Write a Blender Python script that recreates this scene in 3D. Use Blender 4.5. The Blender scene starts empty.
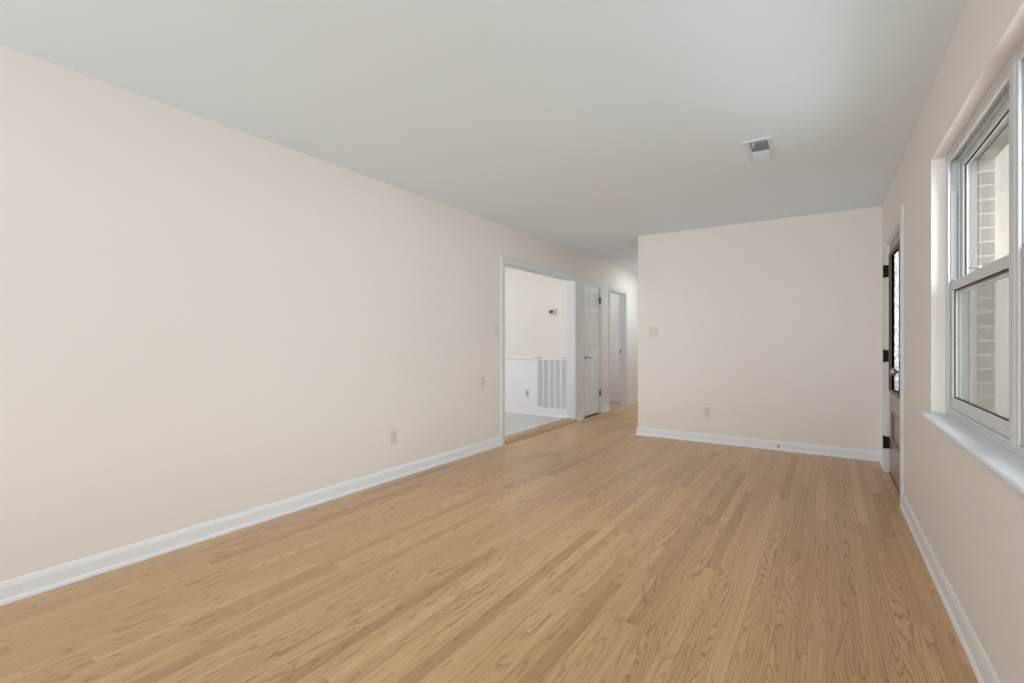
import bpy, bmesh, math, random
from mathutils import Vector, Matrix
S = bpy.context.scene
COL = S.collection
random.seed(7)

# ------------------------------------------------------------------ camera
YAW = math.atan(314 / 475)                     # room axis lies 33.5 degrees right of the lens axis
cam_d = bpy.data.cameras.new('camera')
cam_d.sensor_width = 36.0
cam_d.lens = 36.0 * 475 / 1024
cam_d.clip_start = 0.02
cam = bpy.data.objects.new('camera', cam_d)
cam.location = (0, 0, 1.146)
cam.rotation_euler = (math.radians(90), 0, YAW)
COL.objects.link(cam)
S.camera = cam

# ------------------------------------------------------------------ light
S.view_settings.view_transform = 'Standard'
S.view_settings.look = 'None'
S.view_settings.gamma = 1.0
S.view_settings.use_curve_mapping = False
S.view_settings.exposure = 0.0
S.cycles.max_bounces = 14
S.cycles.diffuse_bounces = 8
S.cycles.transparent_max_bounces = 16
S.cycles.sample_clamp_indirect = 6.0
S.cycles.use_denoising = True

world = bpy.data.worlds.new('overcast_sky')
S.world = world
world.use_nodes = True
wb = world.node_tree.nodes['Background']
wb.inputs['Color'].default_value = (0.90, 0.95, 1.0, 1)
wb.inputs['Strength'].default_value = 1.2


def lamp(name, kind, loc, energy, color=(1, 1, 1), rot=(0, 0, 0), size=None, radius=None):
    d = bpy.data.lights.new(name, kind)
    d.energy = energy
    d.color = color
    if kind == 'AREA':
        d.shape = 'RECTANGLE'
        d.size, d.size_y = size
    elif radius:
        d.shadow_soft_size = radius
    o = bpy.data.objects.new(name, d)
    o.location = loc
    o.rotation_euler = rot
    COL.objects.link(o)
    return o


DAY = (0.90, 0.965, 1.0)
# unseen fill light added just outside the opening behind the camera
lamp('rear_opening_fill', 'AREA', (-1.3, -2.1, 1.35), 27, DAY, (math.radians(90), 0, 0), (3.0, 1.9))
# low fill light added further back, reaching deep into the room through that opening
lamp('rear_far_fill', 'AREA', (-1.3, -6.5, 0.8), 262, DAY, (math.radians(95), 0, 0), (5.0, 1.4))
# open sky in front of the house, shining down through the front windows beside the camera
lamp('front_sky_daylight', 'AREA', (2.6, 1.7, 2.3), 400, DAY, (0, math.radians(66), math.radians(-6)), (2.6, 4.4))
# low fill light added outside the same windows to lift the ceiling
lamp('front_low_fill', 'AREA', (2.6, 1.9, 0.2), 70, DAY, (0, math.radians(115), 0), (1.2, 4.4))
# daylight on the porch outside the front door glass
lamp('porch_daylight', 'AREA', (1.7, 4.75, 1.5), 560, DAY, (0, math.radians(95), 0), (1.5, 1.5)).data.spread = math.radians(95)
# unseen fill lights added for kitchen and bathroom, plus the hall ceiling lamp
lamp('kitchen_fill', 'POINT', (-4.6, 4.3, 2.2), 31, (0.97, 0.975, 0.97), radius=0.15)
lamp('bathroom_fill', 'POINT', (-4.1, 8.0, 2.0), 9, DAY, radius=0.1)
lamp('hall_lamp', 'AREA', (-2.13, 8.35, 2.425), 12.5, DAY, (0, 0, 0), (0.36, 0.36))


# ------------------------------------------------------------------ helpers
def origin(o):
    v = Vector((0, 0, 0))
    while o is not None:
        v += o.location
        o = o.parent
    return v


class MB:
    """collects shapes (world coordinates) for ONE mesh object"""

    def __init__(self):
        self.bm = bmesh.new()

    def box(self, x0, x1, y0, y1, z0, z1):
        x0, x1 = sorted((x0, x1)); y0, y1 = sorted((y0, y1)); z0, z1 = sorted((z0, z1))
        v = [self.bm.verts.new(p) for p in ((x0, y0, z0), (x1, y0, z0), (x1, y1, z0), (x0, y1, z0),
                                            (x0, y0, z1), (x1, y0, z1), (x1, y1, z1), (x0, y1, z1))]
        for f in ((3, 2, 1, 0), (4, 5, 6, 7), (0, 1, 5, 4), (1, 2, 6, 5), (2, 3, 7, 6), (3, 0, 4, 7)):
            self.bm.faces.new([v[i] for i in f])
        return self

    def sweep(self, prof, path_pts):
        """extrude a closed profile: prof is a list of points, path_pts a function (i, p) giving the 3-D place at station i"""
        n, m = len(prof), len(path_pts)
        rings = [[self.bm.verts.new(fn(p)) for p in prof] for fn in path_pts]
        for a, b in zip(rings, rings[1:]):
            for i in range(n):
                j = (i + 1) % n
                self.bm.faces.new((a[i], a[j], b[j], b[i]))
        self.bm.faces.new(rings[0][::-1])
        self.bm.faces.new(rings[-1])
        return self

    def lathe(self, c, axis, prof, n=24):
        """prof: (distance along axis, radius) pairs"""
        c = Vector(c); a = Vector(axis).normalized()
        u = a.orthogonal().normalized(); w = a.cross(u)
        rings = []
        for t, r in prof:
            if r < 1e-6:
                rings.append([self.bm.verts.new(c + a * t)])
            else:
                rings.append([self.bm.verts.new(c + a * t + (u * math.cos(k * 2 * math.pi / n) + w * math.sin(k * 2 * math.pi / n)) * r) for k in range(n)])
        for p, q in zip(rings, rings[1:]):
            for k in range(n):
                l = (k + 1) % n
                if len(p) == 1 and len(q) == 1:
                    continue
                if len(p) == 1:
                    self.bm.faces.new((p[0], q[k], q[l]))
                elif len(q) == 1:
                    self.bm.faces.new((p[k], q[0], p[l]))
                else:
                    self.bm.faces.new((p[k], q[k], q[l], p[l]))
        for r_, rev in ((rings[0], True), (rings[-1], False)):
            if len(r_) > 2:
                self.bm.faces.new(r_[::-1] if rev else r_)
        return self

    def tube(self, pts, r, n=8):
        pts = [Vector(p) for p in pts]
        rings = []
        for i, p in enumerate(pts):
            t = (pts[min(i + 1, len(pts) - 1)] - pts[max(i - 1, 0)]).normalized()
            u = t.cross(Vector((0, 0, 1)))
            u = u.normalized() if u.length > 1e-4 else Vector((1, 0, 0))
            w = t.cross(u)
            rings.append([self.bm.verts.new(p + (u * math.cos(k * 2 * math.pi / n) + w * math.sin(k * 2 * math.pi / n)) * r) for k in range(n)])
        for a, b in zip(rings, rings[1:]):
            for k in range(n):
                l = (k + 1) % n
                self.bm.faces.new((a[k], a[l], b[l], b[k]))
        self.bm.faces.new(rings[0][::-1]); self.bm.faces.new(rings[-1])
        return self

    def build(self, name, m, parent=None, bevel=0, smooth=False, seg=2):
        bmesh.ops.recalc_face_normals(self.bm, faces=self.bm.faces[:])
        o_ = origin(parent)
        for v in self.bm.verts:
            v.co -= o_
        me = bpy.data.meshes.new(name)
        self.bm.to_mesh(me); self.bm.free()
        me.materials.append(m)
        if smooth:
            me.polygons.foreach_set('use_smooth', [True] * len(me.polygons))
        o = bpy.data.objects.new(name, me)
        COL.objects.link(o)
        if parent:
            o.parent = parent
        if bevel:
            b = o.modifiers.new('bevel', 'BEVEL')
            b.width = bevel; b.segments = seg; b.limit_method = 'ANGLE'; b.angle_limit = math.radians(40)
        return o


def empty(name, loc, rz=0):
    o = bpy.data.objects.new(name, None)
    o.location = loc; o.rotation_euler = (0, 0, rz)
    o.empty_display_size = 0.05
    COL.objects.link(o)
    return o


def tag(o, label, cat, group=None, kind=None):
    o['label'] = label; o['category'] = cat
    if group: o['group'] = group
    if kind: o['kind'] = kind
    return o


def struct(o, label, cat):
    return tag(o, label, cat, kind='structure')


def copy_tree(o, parent=None):
    c = o.copy(); COL.objects.link(c)
    if parent: c.parent = parent
    for ch in list(o.children):
        copy_tree(ch, c)
    return c


# ------------------------------------------------------------------ materials
class NT:
    def __init__(self, name):
        self.m = bpy.data.materials.new(name); self.m.use_nodes = True
        self.t = self.m.node_tree
        self.b = self.t.nodes['Principled BSDF']

    def n(self, typ, **kw):
        nd = self.t.nodes.new(typ)
        for k, v in kw.items(): setattr(nd, k, v)
        return nd

    def put(self, sock, v):
        if hasattr(v, 'is_linked') or isinstance(v, bpy.types.NodeSocket):
            self.t.links.new(v, sock)
        else:
            sock.default_value = v

    def math(self, op, a, b=None, c=None, clamp=False):
        nd = self.n('ShaderNodeMath', operation=op, use_clamp=clamp)
        self.put(nd.inputs[0], a)
        if b is not None: self.put(nd.inputs[1], b)
        if c is not None: self.put(nd.inputs[2], c)
        return nd.outputs[0]

    def mix(self, f, a, b, blend='MIX'):
        nd = self.n('ShaderNodeMix', data_type='RGBA', blend_type=blend)
        self.put(nd.inputs[0], f); self.put(nd.inputs[6], a); self.put(nd.inputs[7], b)
        return nd.outputs[2]

    def vec(self, x, y, z):
        nd = self.n('ShaderNodeCombineXYZ')
        for i, v in enumerate((x, y, z)): self.put(nd.inputs[i], v)
        return nd.outputs[0]

    def obj_xyz(self):
        tc = self.n('ShaderNodeTexCoord')
        s = self.n('ShaderNodeSeparateXYZ')
        self.t.links.new(tc.outputs['Object'], s.inputs[0])
        return tc.outputs['Object'], s.outputs

    def noise(self, v, scale, detail=2, rough=0.5, dist=0.0):
        nd = self.n('ShaderNodeTexNoise')
        self.put(nd.inputs['Vector'], v)
        nd.inputs['Scale'].default_value = scale; nd.inputs['Detail'].default_value = detail
        nd.inputs['Roughness'].default_value = rough; nd.inputs['Distortion'].default_value = dist
        return nd.outputs['Fac']

    def white(self, v):
        nd = self.n('ShaderNodeTexWhiteNoise', noise_dimensions='3D')
        self.put(nd.inputs['Vector'], v)
        return nd.outputs['Value'], nd.outputs['Color']

    def ramp(self, f, stops):
        nd = self.n('ShaderNodeValToRGB')
        self.put(nd.inputs[0], f)
        cr = nd.color_ramp
        while len(cr.elements) < len(stops): cr.elements.new(0.5)
        for e, (p, c) in zip(cr.elements, stops):
            e.position = p; e.color = (*c, 1)
        return nd.outputs[0]

    def bump(self, h, strength, dist=0.001):
        nd = self.n('ShaderNodeBump')
        nd.inputs['Strength'].default_value = strength; nd.inputs['Distance'].default_value = dist
        self.put(nd.inputs['Height'], h)
        self.t.links.new(nd.outputs[0], self.b.inputs['Normal'])

    def done(self, color=None, rough=0.5, metal=0.0, spec=0.5):
        if color is not None: self.put(self.b.inputs['Base Color'], (*color, 1) if isinstance(color, tuple) else color)
        self.put(self.b.inputs['Roughness'], rough)
        self.b.inputs['Metallic'].default_value = metal
        self.b.inputs['Specular IOR Level'].default_value = spec
        return self.m


def paint(name, c, rough=0.6, var=0.015, bump=0.05, scale=140, spec=0.35):
    k = NT(name)
    v, _ = k.obj_xyz()
    f = k.noise(v, 1.3, 3)
    a = tuple(x * (1 - var) for x in c) + (1,); b = tuple(min(1, x * (1 + var)) for x in c) + (1,)
    col = k.mix(f, a, b)
    if bump: k.bump(k.noise(v, scale, 2), bump, 0.0006)
    return k.done(col, rough, 0, spec)


def metal(name, c, rough):
    k = NT(name)
    v, _ = k.obj_xyz()
    r = k.math('MULTIPLY_ADD', k.noise(v, 60, 3), 0.15, rough)
    return k.done(c, r, 1.0)


def oak_floor():
    k = NT('oak_strip_floor')
    v, xyz = k.obj_xyz()
    x, y = xyz[0], xyz[1]
    W = 0.0572
    xs = k.math('DIVIDE', x, W)
    row = k.math('FLOOR', xs)
    fx = k.math('SUBTRACT', xs, row)
    r1, rc = k.white(k.vec(row, 3.3, 1.7))
    rs = k.n('ShaderNodeSeparateColor'); k.t.links.new(rc, rs.inputs[0])
    L = k.math('MULTIPLY_ADD', rs.outputs[1], 1.1, 0.85)
    yy = k.math('DIVIDE', k.math('ADD', y, k.math('MULTIPLY_ADD', rs.outputs[0], 9.0, 20.0)), L)
    idx = k.math('FLOOR', yy)
    fy = k.math('SUBTRACT', yy, idx)
    b1, bc = k.white(k.vec(row, idx, 5.1))
    bs = k.n('ShaderNodeSeparateColor'); k.t.links.new(bc, bs.inputs[0])
    seed = k.math('MULTIPLY', b1, 180.0)
    # growth rings: contour lines of a stretched noise plus a straight-grain ramp
    n1 = k.noise(k.vec(k.math('MULTIPLY', x, 12.0), k.math('MULTIPLY', y, 0.75), seed), 1.0, 1.0, 0.4)
    n1b = k.noise(k.vec(k.math('MULTIPLY', x, 50.0), k.math('MULTIPLY', y, 8.0), seed), 1.0, 2.0, 0.5)
    dens = k.math('MULTIPLY_ADD', bs.outputs[0], 18.0, 10.0)
    ph = k.math('MULTIPLY', n1, dens)
    ph = k.math('ADD', ph, k.math('MULTIPLY', fx, k.math('MULTIPLY_ADD', bs.outputs[1], 6.0, -1.0)))
    ph = k.math('ADD', ph, k.math('MULTIPLY', n1b, 1.1))
    fr = k.math('FRACT', ph)
    ring = k.ramp(fr, [(0.0, (0.10,) * 3), (0.55, (0.0,) * 3), (0.80, (0.50,) * 3), (0.92, (1.0,) * 3), (1.0, (0.10,) * 3)])
    # fine pores
    pores = k.noise(k.vec(k.math('MULTIPLY', x, 420.0), k.math('MULTIPLY', y, 9.0), seed), 1.0, 3.0, 0.65)
    porem = k.math('MULTIPLY', k.math('SUBTRACT', pores, 0.5), 1.6)
    streak = k.noise(k.vec(k.math('MULTIPLY', x, 70.0), k.math('MULTIPLY', y, 1.0), seed), 1.0, 2.0, 0.5)
    tone = k.ramp(bs.outputs[2], [(0.0, (0.490, 0.292, 0.130)), (0.12, (0.590, 0.362, 0.172)), (0.55, (0.640, 0.402, 0.196)),
                                  (0.85, (0.675, 0.432, 0.216)), (1.0, (0.710, 0.468, 0.244))])
    dark = (0.46, 0.37, 0.29, 1)
    rstr = k.math('MULTIPLY', ring, k.math('MULTIPLY_ADD', b1, 0.50, 0.42))
    c = k.mix(rstr, tone, k.mix(1.0, tone, dark, 'MULTIPLY'))
    c = k.mix(k.math('MULTIPLY', k.math('SUBTRACT', streak, 0.35, clamp=True), 1.1), c, k.mix(1.0, c, (0.66, 0.57, 0.48, 1), 'MULTIPLY'))
    c = k.mix(k.math('MULTIPLY', porem, 0.9, clamp=True), c, k.mix(1.0, c, (0.66, 0.58, 0.50, 1), 'MULTIPLY'))
    # seams
    ex = k.math('MULTIPLY', k.math('MINIMUM', fx, k.math('SUBTRACT', 1.0, fx)), W)
    ey = k.math('MULTIPLY', k.math('MINIMUM', fy, k.math('SUBTRACT', 1.0, fy)), L)
    e = k.math('MINIMUM', ex, ey)
    seam = k.math('SUBTRACT', 1.0, k.math('DIVIDE', e, 0.0011, clamp=True), clamp=True)
    c = k.mix(k.math('MULTIPLY', seam, 0.55), c, (0.16, 0.09, 0.045, 1))
    h = k.math('SUBTRACT', k.math('MULTIPLY', ring, -0.15), seam)
    k.bump(h, 0.10, 0.0008)
    rg = k.math('MULTIPLY_ADD', k.noise(v, 2.2, 2), 0.10, 0.27)
    return k.done(c, rg, 0, 0.7)


def oak_plain(name, c1, c2, rough=0.35, axis='y'):
    k = NT(name)
    v, xyz = k.obj_xyz()
    sc = {'y': (40, 2, 40), 'z': (40, 40, 2), 'x': (2, 40, 40)}[axis]
    vv = k.vec(*[k.math('MULTIPLY', xyz[i], float(sc[i])) for i in range(3)])
    f = k.noise(vv, 1.0, 4, 0.6, 0.4)
    col = k.ramp(f, [(0.3, c1), (0.7, c2)])
    return k.done(col, rough)


def tile_mat():
    k = NT('grey_floor_tile')
    v, xyz = k.obj_xyz()
    def edge(s, off):
        t = k.math('DIVIDE', k.math('ADD', s, off), 0.305)
        f = k.math('SUBTRACT', t, k.math('FLOOR', t))
        return k.math('MINIMUM', f, k.math('SUBTRACT', 1.0, f)), k.math('FLOOR', t)
    ex, ix = edge(xyz[0], 10.02); ey, iy = edge(xyz[1], 10.0)
    e = k.math('MINIMUM', ex, ey)
    g = k.math('SUBTRACT', 1.0, k.math('DIVIDE', e, 0.03, clamp=True), clamp=True)
    w, _ = k.white(k.vec(ix, iy, 0.5))
    base = k.mix(w, (0.66, 0.645, 0.62, 1), (0.74, 0.725, 0.70, 1))
    base = k.mix(k.math('MULTIPLY', k.noise(v, 9, 4), 0.5), base, (0.56, 0.53, 0.50, 1))
    c = k.mix(g, base, (0.20, 0.20, 0.20, 1))
    k.bump(k.math('MULTIPLY', g, -1.0), 0.3, 0.002)
    return k.done(c, 0.35)


def brick_mat():
    k = NT('buff_brick')
    v, xyz = k.obj_xyz()
    u = k.math('ADD', xyz[0], xyz[1])
    br = k.n('ShaderNodeTexBrick')
    k.put(br.inputs['Vector'], k.vec(u, xyz[2], 0.0))
    br.inputs['Scale'].default_value = 1.0
    br.inputs['Brick Width'].default_value = 0.203
    br.inputs['Row Height'].default_value = 0.0677
    br.inputs['Mortar Size'].default_value = 0.0055
    br.inputs['Mortar Smooth'].default_value = 0.15
    br.inputs['Color1'].default_value = (0.20, 0.165, 0.13, 1)
    br.inputs['Color2'].default_value = (0.27, 0.225, 0.18, 1)
    br.inputs['Mortar'].default_value = (0.42, 0.385, 0.34, 1)
    c = k.mix(k.math('MULTIPLY', k.noise(v, 40, 4), 0.35), br.outputs['Color'], (0.16, 0.13, 0.10, 1))
    k.bump(k.math('MULTIPLY', br.outputs['Fac'], -1.0), 0.6, 0.006)
    return k.done(c, 0.85, 0, 0.2)


def glass_mat(name, tint=(0.93, 0.95, 0.95), gloss=0.10, bumpy=False):
    k = NT(name)
    t = k.t; t.nodes.remove(k.b)
    out = t.nodes['Material Output']
    tr = k.n('ShaderNodeBsdfTransparent'); tr.inputs[0].default_value = (*tint, 1)
    gl = k.n('ShaderNodeBsdfGlossy'); gl.inputs['Roughness'].default_value = 0.02
    lw = k.n('ShaderNodeLayerWeight'); lw.inputs['Blend'].default_value = 0.5
    fr = k.math('MULTIPLY_ADD', k.math('POWER', lw.outputs['Facing'], 5.0), 0.6, 0.03)
    mx = k.n('ShaderNodeMixShader')
    t.links.new(fr, mx.inputs[0]); t.links.new(tr.outputs[0], mx.inputs[1]); t.links.new(gl.outputs[0], mx.inputs[2])
    t.links.new(mx.outputs[0], out.inputs[0])
    return k.m


def screen_mat():
    k = NT('insect_screen_mesh')
    t = k.t
    out = t.nodes['Material Output']
    tr = k.n('ShaderNodeBsdfTransparent')
    mx = k.n('ShaderNodeMixShader'); mx.inputs[0].default_value = 0.30
    k.done((0.22, 0.22, 0.22), 0.7)
    t.links.new(tr.outputs[0], mx.inputs[1]); t.links.new(k.b.outputs[0], mx.inputs[2])
    t.links.new(mx.outputs[0], out.inputs[0])
    return k.m


def leaded_glass():
    """clear bevelled glass with a fine pebbled lace pattern, lets daylight glow through"""
    k = NT('textured_door_glass')
    v, xyz = k.obj_xyz()
    k.t.nodes.remove(k.b)
    t = k.t; out = t.nodes['Material Output']
    vo = k.n('ShaderNodeTexVoronoi'); vo.inputs['Scale'].default_value = 42
    t.links.new(v, vo.inputs['Vector'])
    f = k.ramp(vo.outputs['Distance'], [(0.2, (0.40,) * 3), (0.55, (0.09,) * 3)])
    trl = k.n('ShaderNodeBsdfTranslucent'); t.links.new(f, trl.inputs[0])
    tr = k.n('ShaderNodeBsdfTransparent'); t.links.new(f, tr.inputs[0])
    m1 = k.n('ShaderNodeMixShader'); m1.inputs[0].default_value = 0.55
    t.links.new(tr.outputs[0], m1.inputs[1]); t.links.new(trl.outputs[0], m1.inputs[2])
    gl = k.n('ShaderNodeBsdfGlossy'); gl.inputs['Roughness'].default_value = 0.15
    m2 = k.n('ShaderNodeMixShader'); m2.inputs[0].default_value = 0.08
    t.links.new(m1.outputs[0], m2.inputs[1]); t.links.new(gl.outputs[0], m2.inputs[2])
    t.links.new(m2.outputs[0], out.inputs[0])
    return k.m


M_WALL = paint('cream_wall_paint', (0.82, 0.785, 0.745))
M_CEIL = paint('ceiling_paint', (0.83, 0.905, 0.985), 0.8)
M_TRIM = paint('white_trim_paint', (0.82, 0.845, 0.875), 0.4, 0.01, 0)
M_CASING_SHADE = paint('shaded_white_casing', (0.70, 0.735, 0.755), 0.4, 0.01, 0)  # the white trim darkened, shading on the casings put into the colour
M_WAINS = paint('white_wainscot_paint', (0.89, 0.89, 0.91), 0.5, 0.01, 0)
M_DOOR = paint('white_door_paint', (0.82, 0.84, 0.89), 0.4, 0.01, 0)
M_VINYL = paint('white_window_vinyl', (0.62, 0.63, 0.635), 0.35, 0.01, 0)
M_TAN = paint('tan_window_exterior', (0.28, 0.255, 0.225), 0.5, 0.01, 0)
M_PLATE = paint('white_plastic', (0.70, 0.665, 0.635), 0.35, 0.01, 0)
M_ALMOND = paint('pale_almond_plastic', (0.745, 0.69, 0.62), 0.35, 0.01, 0)
M_GREYPL = paint('grey_plastic', (0.50, 0.48, 0.46), 0.4, 0.01, 0)
M_SLOT = paint('dark_slot', (0.10, 0.09, 0.08), 0.6, 0.01, 0)
M_REG = paint('white_register_metal', (0.74, 0.79, 0.84), 0.4, 0.01, 0)
M_CAVITY = paint('duct_shade_black', (0.06, 0.06, 0.06), 0.8, 0.01, 0)
M_BLACK = metal('black_hinge_metal', (0.02, 0.018, 0.016), 0.45)
M_NICKEL = metal('satin_nickel', (0.52, 0.49, 0.45), 0.28)
M_STEEL = metal('steel_hinge_metal', (0.30, 0.29, 0.28), 0.35)
M_FLOOR = oak_floor()
M_OAK = oak_plain('oak_threshold', (0.34, 0.185, 0.062), (0.48, 0.285, 0.112), 0.35)
M_WALNUT = oak_plain('brown_stained_door_wood', (0.27, 0.185, 0.125), (0.37, 0.265, 0.19), 0.28, 'z')
M_WALNUT_D = oak_plain('dark_brown_door_moulding', (0.075, 0.042, 0.025), (0.12, 0.07, 0.045), 0.35, 'z')
M_WALNUT_M = oak_plain('mid_brown_door_moulding', (0.15, 0.095, 0.06), (0.22, 0.145, 0.095), 0.3, 'z')
M_TILE = tile_mat()
M_BRICK = brick_mat()
M_GLASS = glass_mat('window_glass')
M_SCREEN = screen_mat()
M_LEAD = leaded_glass()
M_LCD = paint('dark_display', (0.05, 0.05, 0.05), 0.25, 0.01, 0)
M_CONC = paint('porch_concrete', (0.45, 0.43, 0.40), 0.9, 0.08, 0.2)
M_SIDING = paint('porch_cream_paint', (0.56, 0.51, 0.46), 0.7, 0.03, 0)
M_GASKET = paint('black_window_gasket', (0.03, 0.03, 0.03), 0.6, 0.01, 0)

# ------------------------------------------------------------------ room constants
L, R, F, H = -3.003, 0.448, 5.726, 2.44
BACK, HEND, WT = -1.8, 9.7, 0.12
HR = -1.931                                     # the hall's right wall / left end of the far wall
O1a, O1b, O1h = 4.38, 6.19, 2.033              # kitchen opening
D2a, D2b, D2h = 6.484, 7.075, 2.012             # closet door
O3a, O3b, O3h = 7.499, 8.261, 2.012             # bathroom opening
D1a, D1b, D1h = 4.318, 5.298, 2.006             # front door
WNa, WNb, WNs, WNh = 1.14, 3.202, 0.766, 2.072  # front window recess
JX = L - WT

# ------------------------------------------------------------------ room shell
m = MB()
m.box(-3.06, 0.46, BACK - .1, F + .0, -0.06, 0.0)
m.box(-3.06, HR, F, HEND + .1, -0.06, 0.0)
m.box(-4.7, -3.06, 6.4, 9.0, -0.06, 0.0)
m.box(0.46, 0.60, D1a, D1b, -0.06, 0.0)
struct(m.build('floor', M_FLOOR), 'light oak strip floor running the length of the empty room into the hall', 'floor')

m = MB().box(-5.4, -3.15, 3.0, 6.24, -0.06, 0.03)
struct(m.build('floor_kitchen', M_TILE), 'pale grey square tile floor beyond the wide opening', 'floor')

m = MB()
m.box(-5.5, R + .16, BACK - .12, HEND + .12, H, H + .1)
struct(m.build('ceiling', M_CEIL), 'flat pale grey painted ceiling over the whole room', 'ceiling')

m = MB()
m.box(JX, L, BACK, O1a, -0.05, H)
m.box(JX, L, O1a, O1b, O1h, H)
m.box(JX, L, O1b, D2a, -0.05, H)
m.box(JX, L, D2a, D2b, D2h, H)
m.box(JX, L, D2b, O3a, -0.05, H)
m.box(JX, L, O3a, O3b, O3h, H)
m.box(JX, L, O3b, HEND, -0.05, H)
# filler lumps where old holes were patched
m.lathe((L, .625, .345), (1, 0, 0), [(0, .013), (.0012, .011), (.0018, 0)], 12)
m.lathe((L, .640, .385), (1, 0, 0), [(0, .007), (.0010, .006), (.0014, 0)], 10)
wl = m.build('wall_left', M_WALL)
struct(wl, 'long cream wall on the left with the wide kitchen opening and hall doors', 'wall')

m = MB().box(HR, R + .16, F, F + WT, -0.05, H).box(HR, HR + WT, F + WT, HEND, -0.05, H)
struct(m.build('wall_far', M_WALL, bevel=0.004), 'cream end wall facing the camera between the hall and front door', 'wall')

m = MB().box(JX, HR + WT, HEND, HEND + .1, -0.05, H)
struct(m.build('wall_hall_end', M_WALL), 'cream wall closing the far end of the hall', 'wall')

RX = R + .16
m = MB()
m.box(R, RX, BACK, WNa, -0.05, H)
m.box(R, RX, WNa, WNb, -0.05, WNs)
m.box(R, RX, WNa, WNb, WNh, H)
m.box(R, RX, WNb, D1a, -0.05, H)
m.box(R, RX, D1a, D1b, D1h, H)
m.box(R, RX, D1b, F, -0.05, H)
struct(m.build('wall_right', M_WALL), 'cream wall on the right holding the windows and the brown front door', 'wall')

m = MB()
m.box(L - .12, R + .16, BACK - .12, BACK, -0.05, 0.42)
m.box(L - .12, R + .16, BACK - .12, BACK, 2.28, H)
m.box(L - .12, -2.78, BACK - .12, BACK, 0.42, 2.28)
m.box(0.18, R + .16, BACK - .12, BACK, 0.42, 2.28)
struct(m.build('wall_back', M_WALL), 'cream wall behind the camera with a wide opening added for the rear fill light', 'wall')  # opening added in the unseen wall to let the rear fill in

# kitchen, bathroom and closet shells
m = MB()
m.box(-5.5, JX, 6.24, 6.36, -0.05, H)
struct(m.build('wall_kitchen', M_WALL), 'cream kitchen wall with thermostat seen through the wide opening', 'wall')
m = MB().box(-5.5, -5.4, 2.9, 6.24, -0.05, H).box(-5.5, JX, 2.9, 3.0, -0.05, H)
struct(m.build('wall_kitchen_side', M_WALL), 'cream kitchen walls out of sight behind the long left wall', 'wall')
m = MB()
m.box(-4.7, JX, 8.64, 8.75, -0.05, H)
m.box(-4.8, -4.7, 7.2, 8.75, -0.05, H)
m.box(-4.8, JX, 7.2, 7.3, -0.05, H)
struct(m.build('wall_bathroom', M_WALL), 'cream upper wall of the room through the last hall opening', 'wall')

# wainscots
m = MB()
m.box(-5.4, JX, 6.228, 6.24, 0.03, 0.885)
m.box(-5.4, -3.67, 6.205, 6.24, 0.885, 0.905)
m.box(-5.4, -3.67, 6.214, 6.24, 0.868, 0.885)
struct(m.build('trim_1', M_WAINS, bevel=0.003), 'white wainscot with a thin cap rail on the kitchen wall', 'wainscot')
m = MB()
m.box(-4.7, JX, 8.628, 8.64, 0.0, 1.30)
m.box(-4.7, JX, 8.612, 8.64, 1.30, 1.322)
struct(m.build('trim_2', M_WAINS, bevel=0.003), 'white wainscot with cap in the room through the last hall opening', 'wainscot')


# ------------------------------------------------------------------ baseboards: (distance from the wall, height)
BB = [(0, 0), (0.021, 0), (0.021, 0.006), (0.019, 0.014), (0.015, 0.019), (0.011, 0.021), (0.011, 0.072),
      (0.009, 0.078), (0.007, 0.088), (0.003, 0.096), (0, 0.098)]


def run(mb, prof, p0, p1, nrm, m0=0.0, m1=0.0):
    """baseboard from p0 to p1 (xy), nrm = unit normal into the room, mitre shifts m0/m1 at the ends"""
    p0 = Vector((*p0, 0)); p1 = Vector((*p1, 0)); nn = Vector((*nrm, 0)); t = (p1 - p0).normalized()
    mb.sweep(prof, [lambda q: p0 + nn * q[0] + Vector((0, 0, q[1])) + t * (m0 * q[0]),
                    lambda q: p1 + nn * q[0] + Vector((0, 0, q[1])) + t * (m1 * q[0])])


m = MB()
run(m, BB, (L, BACK), (L, O1a - .068), (1, 0))
run(m, BB, (L, O1b + .064), (L, D2a - .068), (1, 0))
run(m, BB, (L, D2b + .068), (L, O3a - .068), (1, 0))
run(m, BB, (L, O3b + .068), (L, HEND), (1, 0))
struct(m.build('baseboard_left', M_TRIM), 'white baseboard along the foot of the long left wall', 'baseboard')
m = MB()
run(m, BB, (R, F), (HR, F), (0, -1), 1.0, 1.0)
run(m, BB, (HR, F), (HR, HEND), (-1, 0), -1.0, 0)
struct(m.build('baseboard_far', M_TRIM), 'white baseboard along the foot of the far end wall', 'baseboard')
m = MB()
run(m, BB, (R, D1b + .090), (R, F), (-1, 0), 0, -1.0)
run(m, BB, (R, BACK), (R, D1a - .080), (-1, 0))
struct(m.build('baseboard_right', M_TRIM), 'white baseboard under the windows along the right wall', 'baseboard')
m = MB()
KB = [(a, b * 0.85 + 0.03) for a, b in BB]
run(m, KB, (-5.4, 6.228), (JX, 6.228), (0, -1))
struct(m.build('baseboard_kitchen', M_WAINS), 'white baseboard under the kitchen wainscot', 'baseboard')
m = MB()
run(m, BB, (-4.7, 8.628), (JX, 8.628), (0, -1))
struct(m.build('baseboard_bathroom', M_WAINS), 'white baseboard in the room through the last hall opening', 'baseboard')

# ------------------------------------------------------------------ door casings and jambs (moulded profile, mitred)
CP = [(0, 0), (0, 0.010), (0.008, 0.013), (0.016, 0.0135), (0.046, 0.017), (0.056, 0.0185), (0.064, 0.016), (0.068, 0.010), (0.068, 0)]


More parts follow.
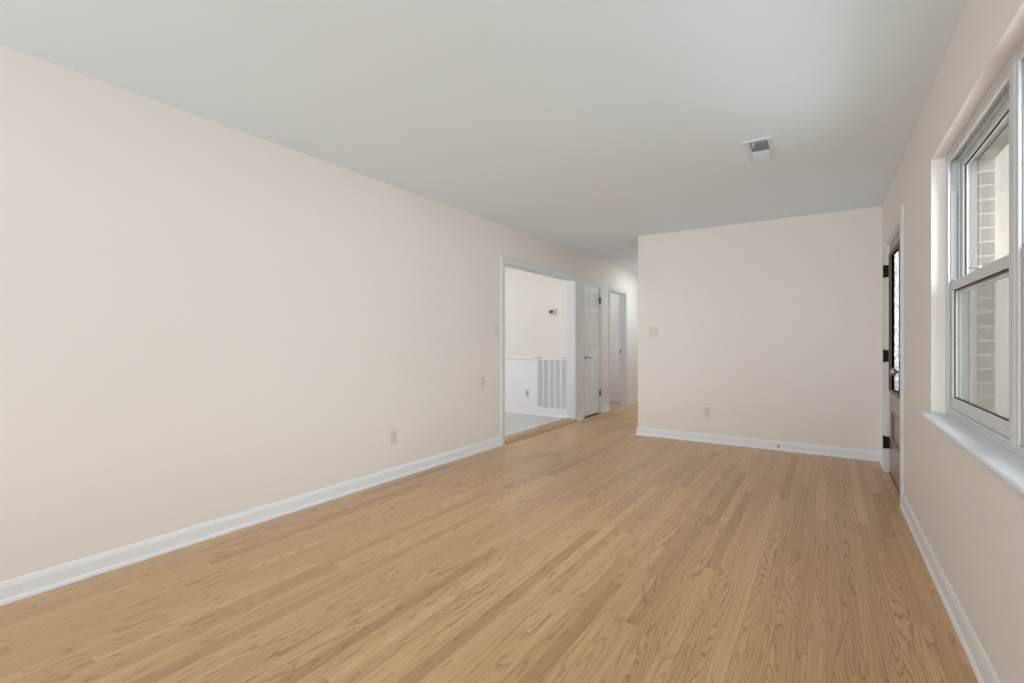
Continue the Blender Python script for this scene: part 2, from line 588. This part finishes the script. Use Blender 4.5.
def casing(mb, X, out, a, b, h, w=1.0):
    """trim round an opening a..b, height h, in the plane x = X, proud by out*thickness"""
    prof = [(p * w, q) for p, q in CP]
    mb.sweep(prof, [lambda q: Vector((X + out * q[1], a - q[0], 0)), lambda q: Vector((X + out * q[1], a - q[0], h + q[0])),
                    lambda q: Vector((X + out * q[1], b + q[0], h + q[0])), lambda q: Vector((X + out * q[1], b + q[0], 0))])


def jambs(mb, x0, x1, a, b, h, t=0.018):
    mb.box(x0, x1, a - .001, a + t, 0, h)
    mb.box(x0, x1, b - t, b + .001, 0, h)
    mb.box(x0, x1, a + t, b - t, h - t, h + .001)


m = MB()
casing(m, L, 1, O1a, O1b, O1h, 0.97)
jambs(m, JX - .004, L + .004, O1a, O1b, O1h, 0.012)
struct(m.build('trim_3', M_CASING_SHADE), 'white casing and jambs around the wide kitchen opening', 'door casing')
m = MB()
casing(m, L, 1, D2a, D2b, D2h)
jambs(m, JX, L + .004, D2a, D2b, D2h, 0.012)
struct(m.build('trim_4', M_CASING_SHADE), 'white casing around the narrow six panel closet door', 'door casing')
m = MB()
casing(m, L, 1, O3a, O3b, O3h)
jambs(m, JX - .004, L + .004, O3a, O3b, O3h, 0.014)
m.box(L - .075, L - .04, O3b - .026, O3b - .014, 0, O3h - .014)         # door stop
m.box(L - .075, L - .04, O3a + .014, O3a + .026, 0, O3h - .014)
t5 = struct(m.build('trim_5', M_CASING_SHADE), 'white casing and jambs of the last opening in the hall', 'door casing')
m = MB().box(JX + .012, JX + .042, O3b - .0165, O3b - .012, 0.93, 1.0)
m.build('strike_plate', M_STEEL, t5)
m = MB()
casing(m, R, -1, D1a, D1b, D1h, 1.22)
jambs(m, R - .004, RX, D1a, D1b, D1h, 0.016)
struct(m.build('trim_6', M_CASING_SHADE), 'white casing around the brown front door on the right wall', 'door casing')

# oak threshold rising to the tiled floor: (x, z) profile
TP = [(-2.962, 0), (-2.962, 0.006), (-2.972, 0.018), (-2.984, 0.027), (-3.0, 0.033), (-3.10, 0.036), (-3.15, 0.034), (-3.155, 0.0)]
m = MB().sweep(TP, [lambda q: Vector((q[0], O1a + .0135, q[1])), lambda q: Vector((q[0], O1b - .0135, q[1]))])
struct(m.build('trim_7', M_OAK), 'brown oak threshold strip across the kitchen opening', 'threshold')


# ------------------------------------------------------------------ closet door (six panels)
def panel_door(name, X, a, b, z0, z1, th, mat, panels, facing):
    """door in plane x = X facing `facing`; panels (ya, yb, za, zb) as raised fields in sunk grooves"""
    root = empty(name, (X, (a + b) / 2, z0))
    xb = X - facing * th
    m = MB().box(xb, X - facing * .016, a, b, z0, z1)
    ys = sorted({a, b, *[p for q in panels for p in q[:2]]}); zs = sorted({z0, z1, *[p for q in panels for p in q[2:]]})
    for i in range(len(ys) - 1):
        for j in range(len(zs) - 1):
            cy, cz = (ys[i] + ys[i + 1]) / 2, (zs[j] + zs[j + 1]) / 2
            if not any(p[0] < cy < p[1] and p[2] < cz < p[3] for p in panels):
                m.box(X - facing * .017, X, ys[i], ys[i + 1], zs[j], zs[j + 1])
    m.build('slab', mat, root)
    for p in panels:
        mm = MB()
        i1, i2 = 0.008, 0.030
        def ring(inset, x):
            return [mm.bm.verts.new(q) for q in ((x, p[0] + inset, p[2] + inset), (x, p[1] - inset, p[2] + inset), (x, p[1] - inset, p[3] - inset), (x, p[0] + inset, p[3] - inset))]
        rr = [ring(i1, X - facing * .0165), ring(i1, X - facing * .015), ring(i2, X - facing * .002)]
        for A, B in zip(rr, rr[1:]):
            for q in range(4):
                mm.bm.faces.new((A[q], A[(q + 1) % 4], B[(q + 1) % 4], B[q]))
        mm.bm.faces.new(rr[-1]); mm.bm.faces.new(rr[0][::-1])
        mm.build('panel', mat, root)
    return root


ya, yb = D2a + .014, D2b - .014
pm = (ya + yb) / 2
st, mu = 0.085, 0.040
cols = [(ya + st, pm - mu), (pm + mu, yb - st)]
rows = [(1.67, 1.885), (1.035, 1.57), (0.20, 0.83)]
d2 = panel_door('door_2', L - .012, ya, yb, 0.022, D2h - .015, 0.035, M_DOOR, [(c[0], c[1], r[0], r[1]) for r in rows for c in cols], 1)
struct(d2, 'narrow white six panel closet door between the kitchen opening and hall', 'door')
kn = MB().lathe((L - .012, ya + .055, 0.905), (1, 0, 0), [(0, .030), (.006, .030), (.010, .012), (.030, .011), (.036, .014)], 20)
kn = kn.build('door_handle', M_STEEL, d2, smooth=True)
MB().tube([(L + .022, ya + .055, .905), (L + .030, ya + .075, .905), (L + .030, ya + .12, .900), (L + .028, ya + .165, .892)], .009, 10).build('lever', M_STEEL, kn, smooth=True)
for hz in (1.795, 0.328):
    m = MB().lathe((L + .020, yb + .010, hz - .052), (0, 0, 1), [(0, .004), (.002, .008), (.102, .008), (.104, .004)], 12)
    m.box(L - .010, L + .019, yb + .002, yb + .030, hz - .05, hz + .05)
    m.build('hinge', M_STEEL, d2)
m = MB().box(L - .05, L - .02, ya - .002, yb + .002, 0.0005, 0.004)
m.build('door_gap_shade', M_SLOT, d2)  # dark strip put in as the shade under the door
# closet interior behind the door
m = MB().box(-3.9, JX, 6.36, 6.40, 0, H).box(-3.9, JX, 7.16, 7.2, 0, H).box(-3.94, -3.9, 6.36, 7.2, 0, H)
struct(m.build('wall_closet', M_WALL), 'cream closet walls hidden behind the six panel door', 'wall')

# ------------------------------------------------------------------ front door (stained wood, tall glass light)
DX = R + .015
ya, yb = D1a + .019, D1b - .019
zb, zt = 0.012, D1h - .019
gy0, gy1, gz0, gz1 = ya + .155, yb - .155, 0.745, 1.875
py0, py1, pz0, pz1 = ya + .140, yb - .140, 0.290, 0.575
d1 = empty('door_1', (DX, (ya + yb) / 2, zb))
struct(d1, 'brown stained wooden front door with a tall glass light in the right wall', 'door')
m = MB()
x0, x1 = DX, DX + .044
m.box(x0, x1, ya, gy0, zb, zt).box(x0, x1, gy1, yb, zb, zt)
m.box(x0, x1, gy0, gy1, gz1, zt).box(x0, x1, gy0, gy1, zb, pz0).box(x0, x1, gy0, gy1, pz1, gz0)
m.box(x0, x1, gy0, py0 + .02, pz0, pz1).box(x0, x1, py1 - .02, gy1, pz0, pz1)
m.build('slab', M_WALNUT, d1)
m = MB().box(DX + .018, DX + .026, gy0 - .004, gy1 + .004, gz0 - .004, gz1 + .004)
m.build('glass_light', M_LEAD, d1)
FP = [(0, 0.02), (0, -0.004), (0.006, -0.016), (0.016, -0.018), (0.026, -0.010), (0.032, -0.001), (0.032, 0.0), (0.004, 0.02)]


def ring_frame(mb, prof, X, a, b, z0_, z1_):
    st_ = [(a, z0_, -1, -1), (b, z0_, 1, -1), (b, z1_, 1, 1), (a, z1_, -1, 1)]
    n = len(prof)
    rings = [[mb.bm.verts.new((X + q[1], yy + sy * q[0], zz + sz * q[0])) for q in prof] for yy, zz, sy, sz in st_]
    for i in range(4):
        A, B = rings[i], rings[(i + 1) % 4]
        for k in range(n):
            mb.bm.faces.new((A[k], A[(k + 1) % n], B[(k + 1) % n], B[k]))


m = MB(); ring_frame(m, FP, DX, gy0, gy1, gz0, gz1)
o = m.build('glass_moulding', M_WALNUT_D, d1); o['label'] = 'dark brown raised moulding around the glass'
m = MB().box(DX + .012, DX + .030, py0 + .015, py1 - .015, pz0 - .002, pz1 + .002)
m.build('panel', M_WALNUT, d1)
m = MB(); ring_frame(m, [(q[0] - .01, q[1] * .45 + .004) for q in FP], DX, py0 + .03, py1 - .03, pz0 + .02, pz1 - .02)
m.build('panel_moulding', M_WALNUT_M, d1)
kc = (DX, ya + .066, 0.925)
kn = MB().lathe(kc, (-1, 0, 0), [(0, .032), (.005, .032), (.010, .026), (.012, .012), (.034, .011), (.042, .020), (.052, .027), (.062, .027), (.070, .020), (.074, 0)], 24)
kn = kn.build('door_handle', M_NICKEL, d1, smooth=True); kn['label'] = 'round satin nickel knob'
db = MB().lathe((DX, ya + .066, 1.068), (-1, 0, 0), [(0, .030), (.006, .030), (.012, .024), (.014, .010), (.018, 0)], 24)
db.box(DX - .030, DX - .013, ya + .060, ya + .072, 1.052, 1.084)
db.build('deadbolt', M_NICKEL, d1)
for hz in (1.762, 1.02, 0.262):
    m = MB().lathe((R - .022, yb + .008, hz - .056), (0, 0, 1), [(0, .004), (.003, .0085), (.109, .0085), (.112, .004)], 14)
    m.box(R - .024, R - .019, yb + .002, yb + .018, hz - .052, hz + .052)
    m.box(R - .022, DX + .001, yb - .003, yb + .003, hz - .052, hz + .052)
    o = m.build('hinge', M_BLACK, d1); o['label'] = 'black hinge'
m = MB().box(DX - .004, RX, D1a + .016, D1b - .016, 0.0, 0.011)
m.build('sill', M_WALNUT_D, d1)


# ------------------------------------------------------------------ front windows
def window_unit(name, a, b, label):
    root = empty(name, (0.55, (a + b) / 2, 0.79))
    struct(root, label, 'window')
    fw = 0.045
    xf, xo = 0.495, 0.605
    z0, z1 = 0.7905, WNh + .0055
    m = MB()

    def ring(x0, x1, ya_, yb_, za_, zb_, wy, wb_, wt):
        m.box(x0, x1, ya_, ya_ + wy, za_, zb_).box(x0, x1, yb_ - wy, yb_, za_, zb_)
        m.box(x0, x1, ya_ + wy, yb_ - wy, za_, za_ + wb_).box(x0, x1, ya_ + wy, yb_ - wy, zb_ - wt, zb_)
    e0 = .0004
    o_ = .016
    ring(xf, xo, a + e0, b - e0, z0, z1, o_, .022, o_)                                                     # outer jamb
    i_ = (a + e0 + o_, b - e0 - o_, z0 + .022, z1 - o_)
    ring(xf + .002, xf + .011, *i_, .028, .013, .026)                                                      # inner lip
    ring(.537, .546, *i_, .020, .006, .022)                                                                # parting bead
    m.build('frame', M_VINYL, root, bevel=0.002)
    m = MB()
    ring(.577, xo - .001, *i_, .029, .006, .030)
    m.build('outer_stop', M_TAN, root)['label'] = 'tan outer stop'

    def sash(nm, x0, x1, y0, y1, z0_, z1_, stile, bot, top, glass_x):
        mm = MB()
        xm = glass_x + .003
        mm.box(x0, xm, y0, y0 + stile, z0_, z1_).box(x0, xm, y1 - stile, y1, z0_, z1_)
        mm.box(x0, xm, y0 + stile, y1 - stile, z0_, z0_ + bot).box(x0, xm, y0 + stile, y1 - stile, z1_ - top, z1_)
        s = mm.build(nm, M_VINYL, root, bevel=0.002)
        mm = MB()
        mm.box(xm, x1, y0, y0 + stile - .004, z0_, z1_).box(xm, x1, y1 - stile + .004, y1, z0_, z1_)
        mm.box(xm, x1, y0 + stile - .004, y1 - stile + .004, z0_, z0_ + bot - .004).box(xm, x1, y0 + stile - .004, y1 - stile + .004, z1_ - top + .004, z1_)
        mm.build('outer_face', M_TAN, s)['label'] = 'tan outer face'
        g = MB().box(glass_x - .003, glass_x + .003, y0 + stile - .004, y1 - stile + .004, z0_ + bot - .004, z1_ - top + .004)
        g.build('pane', M_GLASS, s)
        k = MB()
        e = .005
        gx0, gx1 = x0 + .004, glass_x - .003
        ay, by, az, bz = y0 + stile, y1 - stile, z0_ + bot, z1_ - top
        k.box(gx0 + .004, gx1, ay, ay + e, az, bz).box(gx0 + .004, gx1, by - e, by, az, bz)
        k.box(gx0 + .004, gx1, ay + e, by - e, az, az + e).box(gx0 + .004, gx1, ay + e, by - e, bz - e, bz)
        k.build('gasket', M_GASKET, s)
        return s
    ia, ib = a + .034, b - .034
    up = sash('upper_sash', .547, .576, ia, ib, 1.400, z1 - .030, .036, .044, .040, .563)
    lo = sash('lower_sash', .507, .536, ia, ib, z0 + .026, 1.447, .046, .062, .044, .522)
    # tilt latches and a sash lock on the meeting rail, a lift cord guide below
    for yy in (ia + .05, ib - .05):
        MB().box(.512, .530, yy - .03, yy + .03, 1.447, 1.453).build('tilt_latch', M_VINYL, lo, bevel=.001)
    yc = (a + b) / 2
    MB().box(.512, .532, yc - .032, yc + .032, 1.447, 1.455).tube([(.522, yc, 1.459), (.500, yc + .02, 1.460), (.497, yc + .034, 1.460)], .005).build('sash_lock', M_VINYL, lo)
    # side track covers beside the upper sash
    for yy0, yy1 in ((a + .0155, a + .026), (b - .026, b - .0155)):
        MB().box(.512, .534, yy0, yy1, 1.46, 1.90).build('track_cover', M_VINYL, root, bevel=.0015)
    MB().box(.503, .507, ia + .002, ia + .014, .800, .856).box(.496, .507, ia + .000, ia + .045, .853, .862).build('sash_stop', M_VINYL, root, bevel=.001)
    # half insect screen outside the lower sash
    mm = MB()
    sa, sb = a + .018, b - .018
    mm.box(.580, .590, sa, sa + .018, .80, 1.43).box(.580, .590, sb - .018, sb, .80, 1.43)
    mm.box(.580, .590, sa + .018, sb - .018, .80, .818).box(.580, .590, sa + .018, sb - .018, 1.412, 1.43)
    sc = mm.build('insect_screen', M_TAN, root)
    MB().box(.584, .586, sa + .014, sb - .014, .814, 1.416).build('screen_mesh', M_SCREEN, sc)
    root.location.x += R - .441; root.location.z -= .006
    return root


WM = (WNa + WNb) / 2
window_unit('window_1', WM, WNb, 'white double hung window nearest the front door, first of the pair')
window_unit('window_2', WNa, WM, 'white double hung window at the right picture edge, second of the pair')

# window stool with rounded nose and horns, apron and cove beneath
NP = [(x + R - .441, z - .006) for x, z in [(0.405, 0.768), (0.400, 0.771), (0.3975, 0.779), (0.400, 0.787), (0.405, 0.790), (0.4955, 0.790), (0.4955, 0.768)]]
m = MB()
m.sweep(NP, [lambda q: Vector((q[0], WNa, q[1])), lambda q: Vector((q[0], WNb - .0005, q[1]))])
HP = [(x if x < .45 else R, z) for x, z in NP]
m.sweep(HP, [lambda q: Vector((q[0], WNb - .0005, q[1])), lambda q: Vector((q[0], WNb + .036, q[1]))])
m.sweep(HP, [lambda q: Vector((q[0], WNa - .036, q[1])), lambda q: Vector((q[0], WNa, q[1]))])
AP = [(R, 0.716), (R - .008, 0.716), (R - .012, 0.722), (R - .014, 0.736), (R - .020, 0.746), (R - .026, 0.762), (R, 0.762)]
m.sweep(AP, [lambda q: Vector((q[0], WNa - .02, q[1])), lambda q: Vector((q[0], WNb + .02, q[1]))])
struct(m.build('trim_8', M_TRIM), 'white window sill and apron under the right hand windows', 'window sill')

# ------------------------------------------------------------------ outside: brick veneer, porch
m = MB()
bx0, bx1 = RX + .005, RX + .064
by0, by1, bz0, bz1 = WNa + .045, WNb - .045, 0.74, 2.02
m.box(bx0, bx1, BACK - .5, by0, -0.3, 2.7)
m.box(bx0, bx1, by1, D1a, -0.3, 2.7)
m.box(bx0, bx1, by0, by1, -0.3, bz0).box(bx0, bx1, by0, by1, bz1, 2.7)
m.box(bx0, bx1, D1a, D1b, D1h, 2.7).box(bx0, bx1, D1b, 7.4, -0.3, 2.7)
struct(m.build('wall_brick', M_BRICK), 'buff brick outer wall seen through the window glass', 'wall')
m = MB().box(bx1, 3.2, 6.6, 6.8, -.3, 3.6)
struct(m.build('wall_porch', M_SIDING), 'pale cream porch end wall seen through the window', 'wall')
m = MB().box(bx1, 2.6, 3.0, 6.6, -0.3, -0.02)
struct(m.build('floor_porch', M_CONC), 'grey concrete porch slab outside the front door', 'floor')
m = MB().box(-6, 14, -8, 20, -0.45, -0.31)
struct(m.build('ground', M_CONC), 'pale ground outside the house', 'ground')

# ------------------------------------------------------------------ wall plates (local frame: faces -Y, centre at origin)
def outlet(name, pmat, rmat):
    root = empty(name, (0, 0, 0))
    MB().box(-.035, .035, -.006, 0, -.0575, .0575).build('plate', pmat, root, bevel=.003, seg=3)
    for s in (-1, 1):
        zc = s * .0195
        mm = MB()
        pts = [(.0165 * max(-1, min(1, 1.12 * math.cos(t))), .0145 * math.sin(t)) for t in [k * math.pi / 12 for k in range(24)]]
        mm.sweep(pts, [lambda q: Vector((q[0], -.0085, zc + q[1])), lambda q: Vector((q[0], -.004, zc + q[1]))])
        r_ = mm.build('receptacle', rmat, root)
        MB().box(-.0075, -.0050, -.0090, -.0080, zc - .002, zc + .007).box(.0050, .0075, -.0090, -.0080, zc - .001, zc + .006).lathe((0, -.0080, zc - .008), (0, -1, 0), [(0, .0028), (.001, .0028)], 10).build('slots', M_SLOT, r_)
    MB().lathe((0, -.005, 0), (0, -1, 0), [(0, .0035), (.0018, .0035), (.0026, .002)], 12).build('screw', M_STEEL, root)
    return root


def switch(name, gangs, pmat, tmat):
    root = empty(name, (0, 0, 0))
    hw = .035 + .023 * (gangs - 1)
    MB().box(-hw, hw, -.006, 0, -.0575, .0575).build('plate', pmat, root, bevel=.003, seg=3)
    for g in range(gangs):
        xc = (g - (gangs - 1) / 2) * .046
        mm = MB().box(xc - .006, xc + .006, -.0075, -.005, -.0125, .0125)
        mm.sweep([(-.0048, -.004), (.0048, -.004), (.0042, .004), (-.0042, .004)], [lambda q: Vector((xc + q[0], -.005, q[1])), lambda q: Vector((xc + q[0] * .9, -.019, q[1] * .9 + .008))])
        mm.build('toggle', tmat, root)
        for s in (-1, 1):
            MB().lathe((xc, -.005, s * .030), (0, -1, 0), [(0, .003), (.0016, .003), (.0022, .0015)], 10).build('screw', M_STEEL, root)
    return root


def blank(name):
    root = empty(name, (0, 0, 0))
    MB().box(-.035, .035, -.006, 0, -.0575, .0575).build('plate', M_PLATE, root, bevel=.003, seg=3)
    MB().box(-.009, .009, -.009, -.005, -.010, .010).box(-.011, .011, -.0075, -.005, -.013, .013).build('jack', M_GREYPL, root, bevel=.001)
    for s in (-1, 1):
        MB().lathe((0, -.005, s * .042), (0, -1, 0), [(0, .003), (.0016, .003), (.0022, .0015)], 10).build('screw', M_STEEL, root)
    return root


RL, RR = math.pi / 2, -math.pi / 2               # left wall faces +X, right wall faces -X
OG = 'duplex wall outlets'
o0 = outlet('wall_outlet', M_PLATE, M_PLATE)
spots = [((L, 2.755, 0.352), RL, 'white duplex outlet low on the long left wall'),
         ((-1.124, F, 0.345), 0, 'white duplex outlet low on the far end wall'),
         ((R, 3.70, 0.366), RR, 'white duplex outlet low on the right wall between window and front door')]
for i, (p, rz, lb) in enumerate(spots):
    o = o0 if i == 0 else copy_tree(o0)
    o.location = p; o.rotation_euler = (0, 0, rz)
    tag(o, lb, 'outlet', OG)
ko = outlet('wall_outlet', M_PLATE, M_GREYPL)
ko.location = (-3.835, 6.228, 0.345)
tag(ko, 'grey faced outlet on the white kitchen wainscot beside the vent grille', 'outlet', OG)
SG = 'wall light switches'
s0 = switch('light_switch', 1, M_ALMOND, M_PLATE)
sp = [((L, 4.228, 1.258), RL, 'almond single light switch on left wall just before the kitchen opening'),
      ((L, 6.315, 1.240), RL, 'almond single light switch between the kitchen opening and closet door'),
      ((R, 4.13, 1.262), RR, 'almond single light switch on right wall beside the front door')]
for i, (p, rz, lb) in enumerate(sp):
    o = s0 if i == 0 else copy_tree(s0)
    o.location = p; o.rotation_euler = (0, 0, rz)
    tag(o, lb, 'light switch', SG)
s2 = switch('light_switch', 2, M_ALMOND, M_PLATE)
s2.location = (-1.738, F, 1.264)
tag(s2, 'almond double light switch on the far end wall near the hall corner', 'light switch', SG)
b0 = blank('wall_jack_plate')
b0.location = (L, 3.979, 0.712); b0.rotation_euler = (0, 0, RL)
tag(b0, 'pale wall jack plate at knee height on left wall beside the kitchen opening', 'wall plate')

# ------------------------------------------------------------------ thermostat
t = empty('thermostat', (-3.39, 6.24, 1.582))
tag(t, 'small white thermostat with a dark display on the cream kitchen wall', 'thermostat')
m = MB().box(-3.468, -3.318, 6.232, 6.24, 1.530, 1.634)
m.build('base_plate', M_PLATE, t, bevel=.002)
m = MB().box(-3.462, -3.336, 6.212, 6.232, 1.536, 1.628)
m.build('body', M_PLATE, t, bevel=.006, seg=3)
MB().box(-3.442, -3.372, 6.2105, 6.214, 1.567, 1.609).build('display', M_LCD, t, bevel=.001)
for zz in (1.570, 1.588, 1.606):
    MB().box(-3.362, -3.348, 6.2100, 6.214, zz - .005, zz + .005).build('button', M_GREYPL, t, bevel=.001)

# ------------------------------------------------------------------ return air grille in the kitchen wall
gx0_, gx1_, gz0_, gz1_ = -3.660, -3.1235, 0.105, 0.895
t = empty('return_air_grille', ((gx0_ + gx1_) / 2, 6.228, gz0_))
tag(t, 'tall white return air grille with vertical bars on the kitchen wainscot', 'vent grille')
b_ = .024
m = MB()
y0_, y1_ = 6.205, 6.228
m.box(gx0_, gx1_, y0_, y1_, gz0_, gz0_ + .050).box(gx0_, gx1_, y0_, y1_, gz1_ - b_, gz1_)
m.box(gx0_, gx0_ + b_, y0_, y1_, gz0_ + .05, gz1_ - b_).box(gx1_ - b_, gx1_, y0_, y1_, gz0_ + .05, gz1_ - b_)
m.build('frame', M_WAINS, t, bevel=.003)
ix0, ix1, iz0, iz1 = gx0_ + b_, gx1_ - b_, gz0_ + .05, gz1_ - b_
MB().box(ix0, ix1, 6.2255, 6.2275, iz0, iz1).build('filter', M_GREYPL, t)
for k in range(1, 5):
    xc = ix0 + (ix1 - ix0) * k / 5
    MB().box(xc - .011, xc + .011, 6.206, 6.225, iz0, iz1).build('bar', M_WAINS, t, bevel=.002)
m = MB()
for k in range(5):
    xa = ix0 + (ix1 - ix0) * k / 5 + (.011 if k else 0); xb_ = ix0 + (ix1 - ix0) * (k + 1) / 5 - (.011 if k < 4 else 0)
    n = 42
    for i in range(n):
        zc = iz0 + (iz1 - iz0) * (i + .5) / n
        m.sweep([(6.210, zc - .0055), (6.2115, zc - .0055), (6.2235, zc + .0045), (6.222, zc + .0045)],
                [lambda q: Vector((xa, q[0], q[1])), lambda q: Vector((xb_, q[0], q[1]))])
m.build('louvres', M_WAINS, t)
for xx in (gx0_ + .06, gx1_ - .06):
    MB().box(xx - .035, xx + .035, 6.198, 6.210, gz1_ - .004, gz1_ + .010).build('latch', M_GREYPL, t, bevel=.002)

# ------------------------------------------------------------------ ceiling register
vx0, vx1, vy0, vy1 = -0.452, -0.282, 3.395, 3.785
t = empty('ceiling_register', ((vx0 + vx1) / 2, (vy0 + vy1) / 2, H))
tag(t, 'white two way metal air register set in the grey ceiling', 'air vent')
fl = .034
zf = H - .007
m = MB()
m.box(vx0, vx1, vy0, vy0 + fl, zf, H).box(vx0, vx1, vy1 - fl, vy1, zf, H)
m.box(vx0, vx0 + fl, vy0 + fl, vy1 - fl, zf, H).box(vx1 - fl, vx1, vy0 + fl, vy1 - fl, zf, H)
ym = (vy0 + vy1) / 2
m.box(vx0 + fl, vx1 - fl, ym - .006, ym + .006, zf - .004, H)
m.build('frame', M_REG, t, bevel=.003)
MB().box(vx0 + fl, vx1 - fl, vy0 + fl, vy1 - fl, H - .0018, H - .0006).build('duct_shade', M_CAVITY, t)  # flat dark sheet stands in for the shade inside the duct
for sgn, ya_, yb_ in ((1, vy0 + fl, ym - .006), (-1, ym + .006, vy1 - fl)):
    n = 8
    for i in range(n):
        yc = ya_ + (yb_ - ya_) * (i + .5) / n
        dy, dz = .0085 * sgn, .0075
        zc = H - .0105
        MB().sweep([(yc - dy - .0006, zc - dz), (yc - dy + .0006, zc - dz), (yc + dy + .0006, zc + dz), (yc + dy - .0006, zc + dz)],
                   [lambda q: Vector((vx0 + fl, q[0], q[1])), lambda q: Vector((vx1 - fl, q[0], q[1]))]).build('louvre', M_REG, t)
MB().box(vx0 + fl + .022, vx0 + fl + .028, vy0 + fl - .006, vy0 + fl + .034, zf - .022, zf - .002).build('lever', M_REG, t, bevel=.001)

# ------------------------------------------------------------------ small fittings near the floor
t = MB().lathe((-0.417, F - .0105, 0.043), (0, -1, 0), [(0, .010), (.004, .010), (.006, .007), (.016, .007), (.018, .004), (.026, .004), (.027, 0)], 14)
tag(t.build('cable_stub', M_SLOT, smooth=False), 'tiny dark cable stub in the white baseboard of the far wall', 'cable stub')
t = empty('door_stop', (HR - .012, 5.93, 0.045))
tag(t, 'little spring door stop with pale tip on hall baseboard behind the corner', 'door stop')
pts = [(HR - .014 - .060 * k / 96, 5.93 + .006 * math.cos(k * math.pi / 4), .045 + .006 * math.sin(k * math.pi / 4)) for k in range(97)]
MB().lathe((HR - .0105, 5.93, .045), (-1, 0, 0), [(0, .010), (.004, .010), (.006, .006)], 12).build('base', M_NICKEL, t)
MB().tube(pts, .0012, 5).build('spring', M_NICKEL, t)
MB().lathe((HR - .074, 5.93, .045), (-1, 0, 0), [(0, .008), (.012, .010), (.018, .009), (.020, 0)], 14).build('tip', M_PLATE, t, smooth=True)
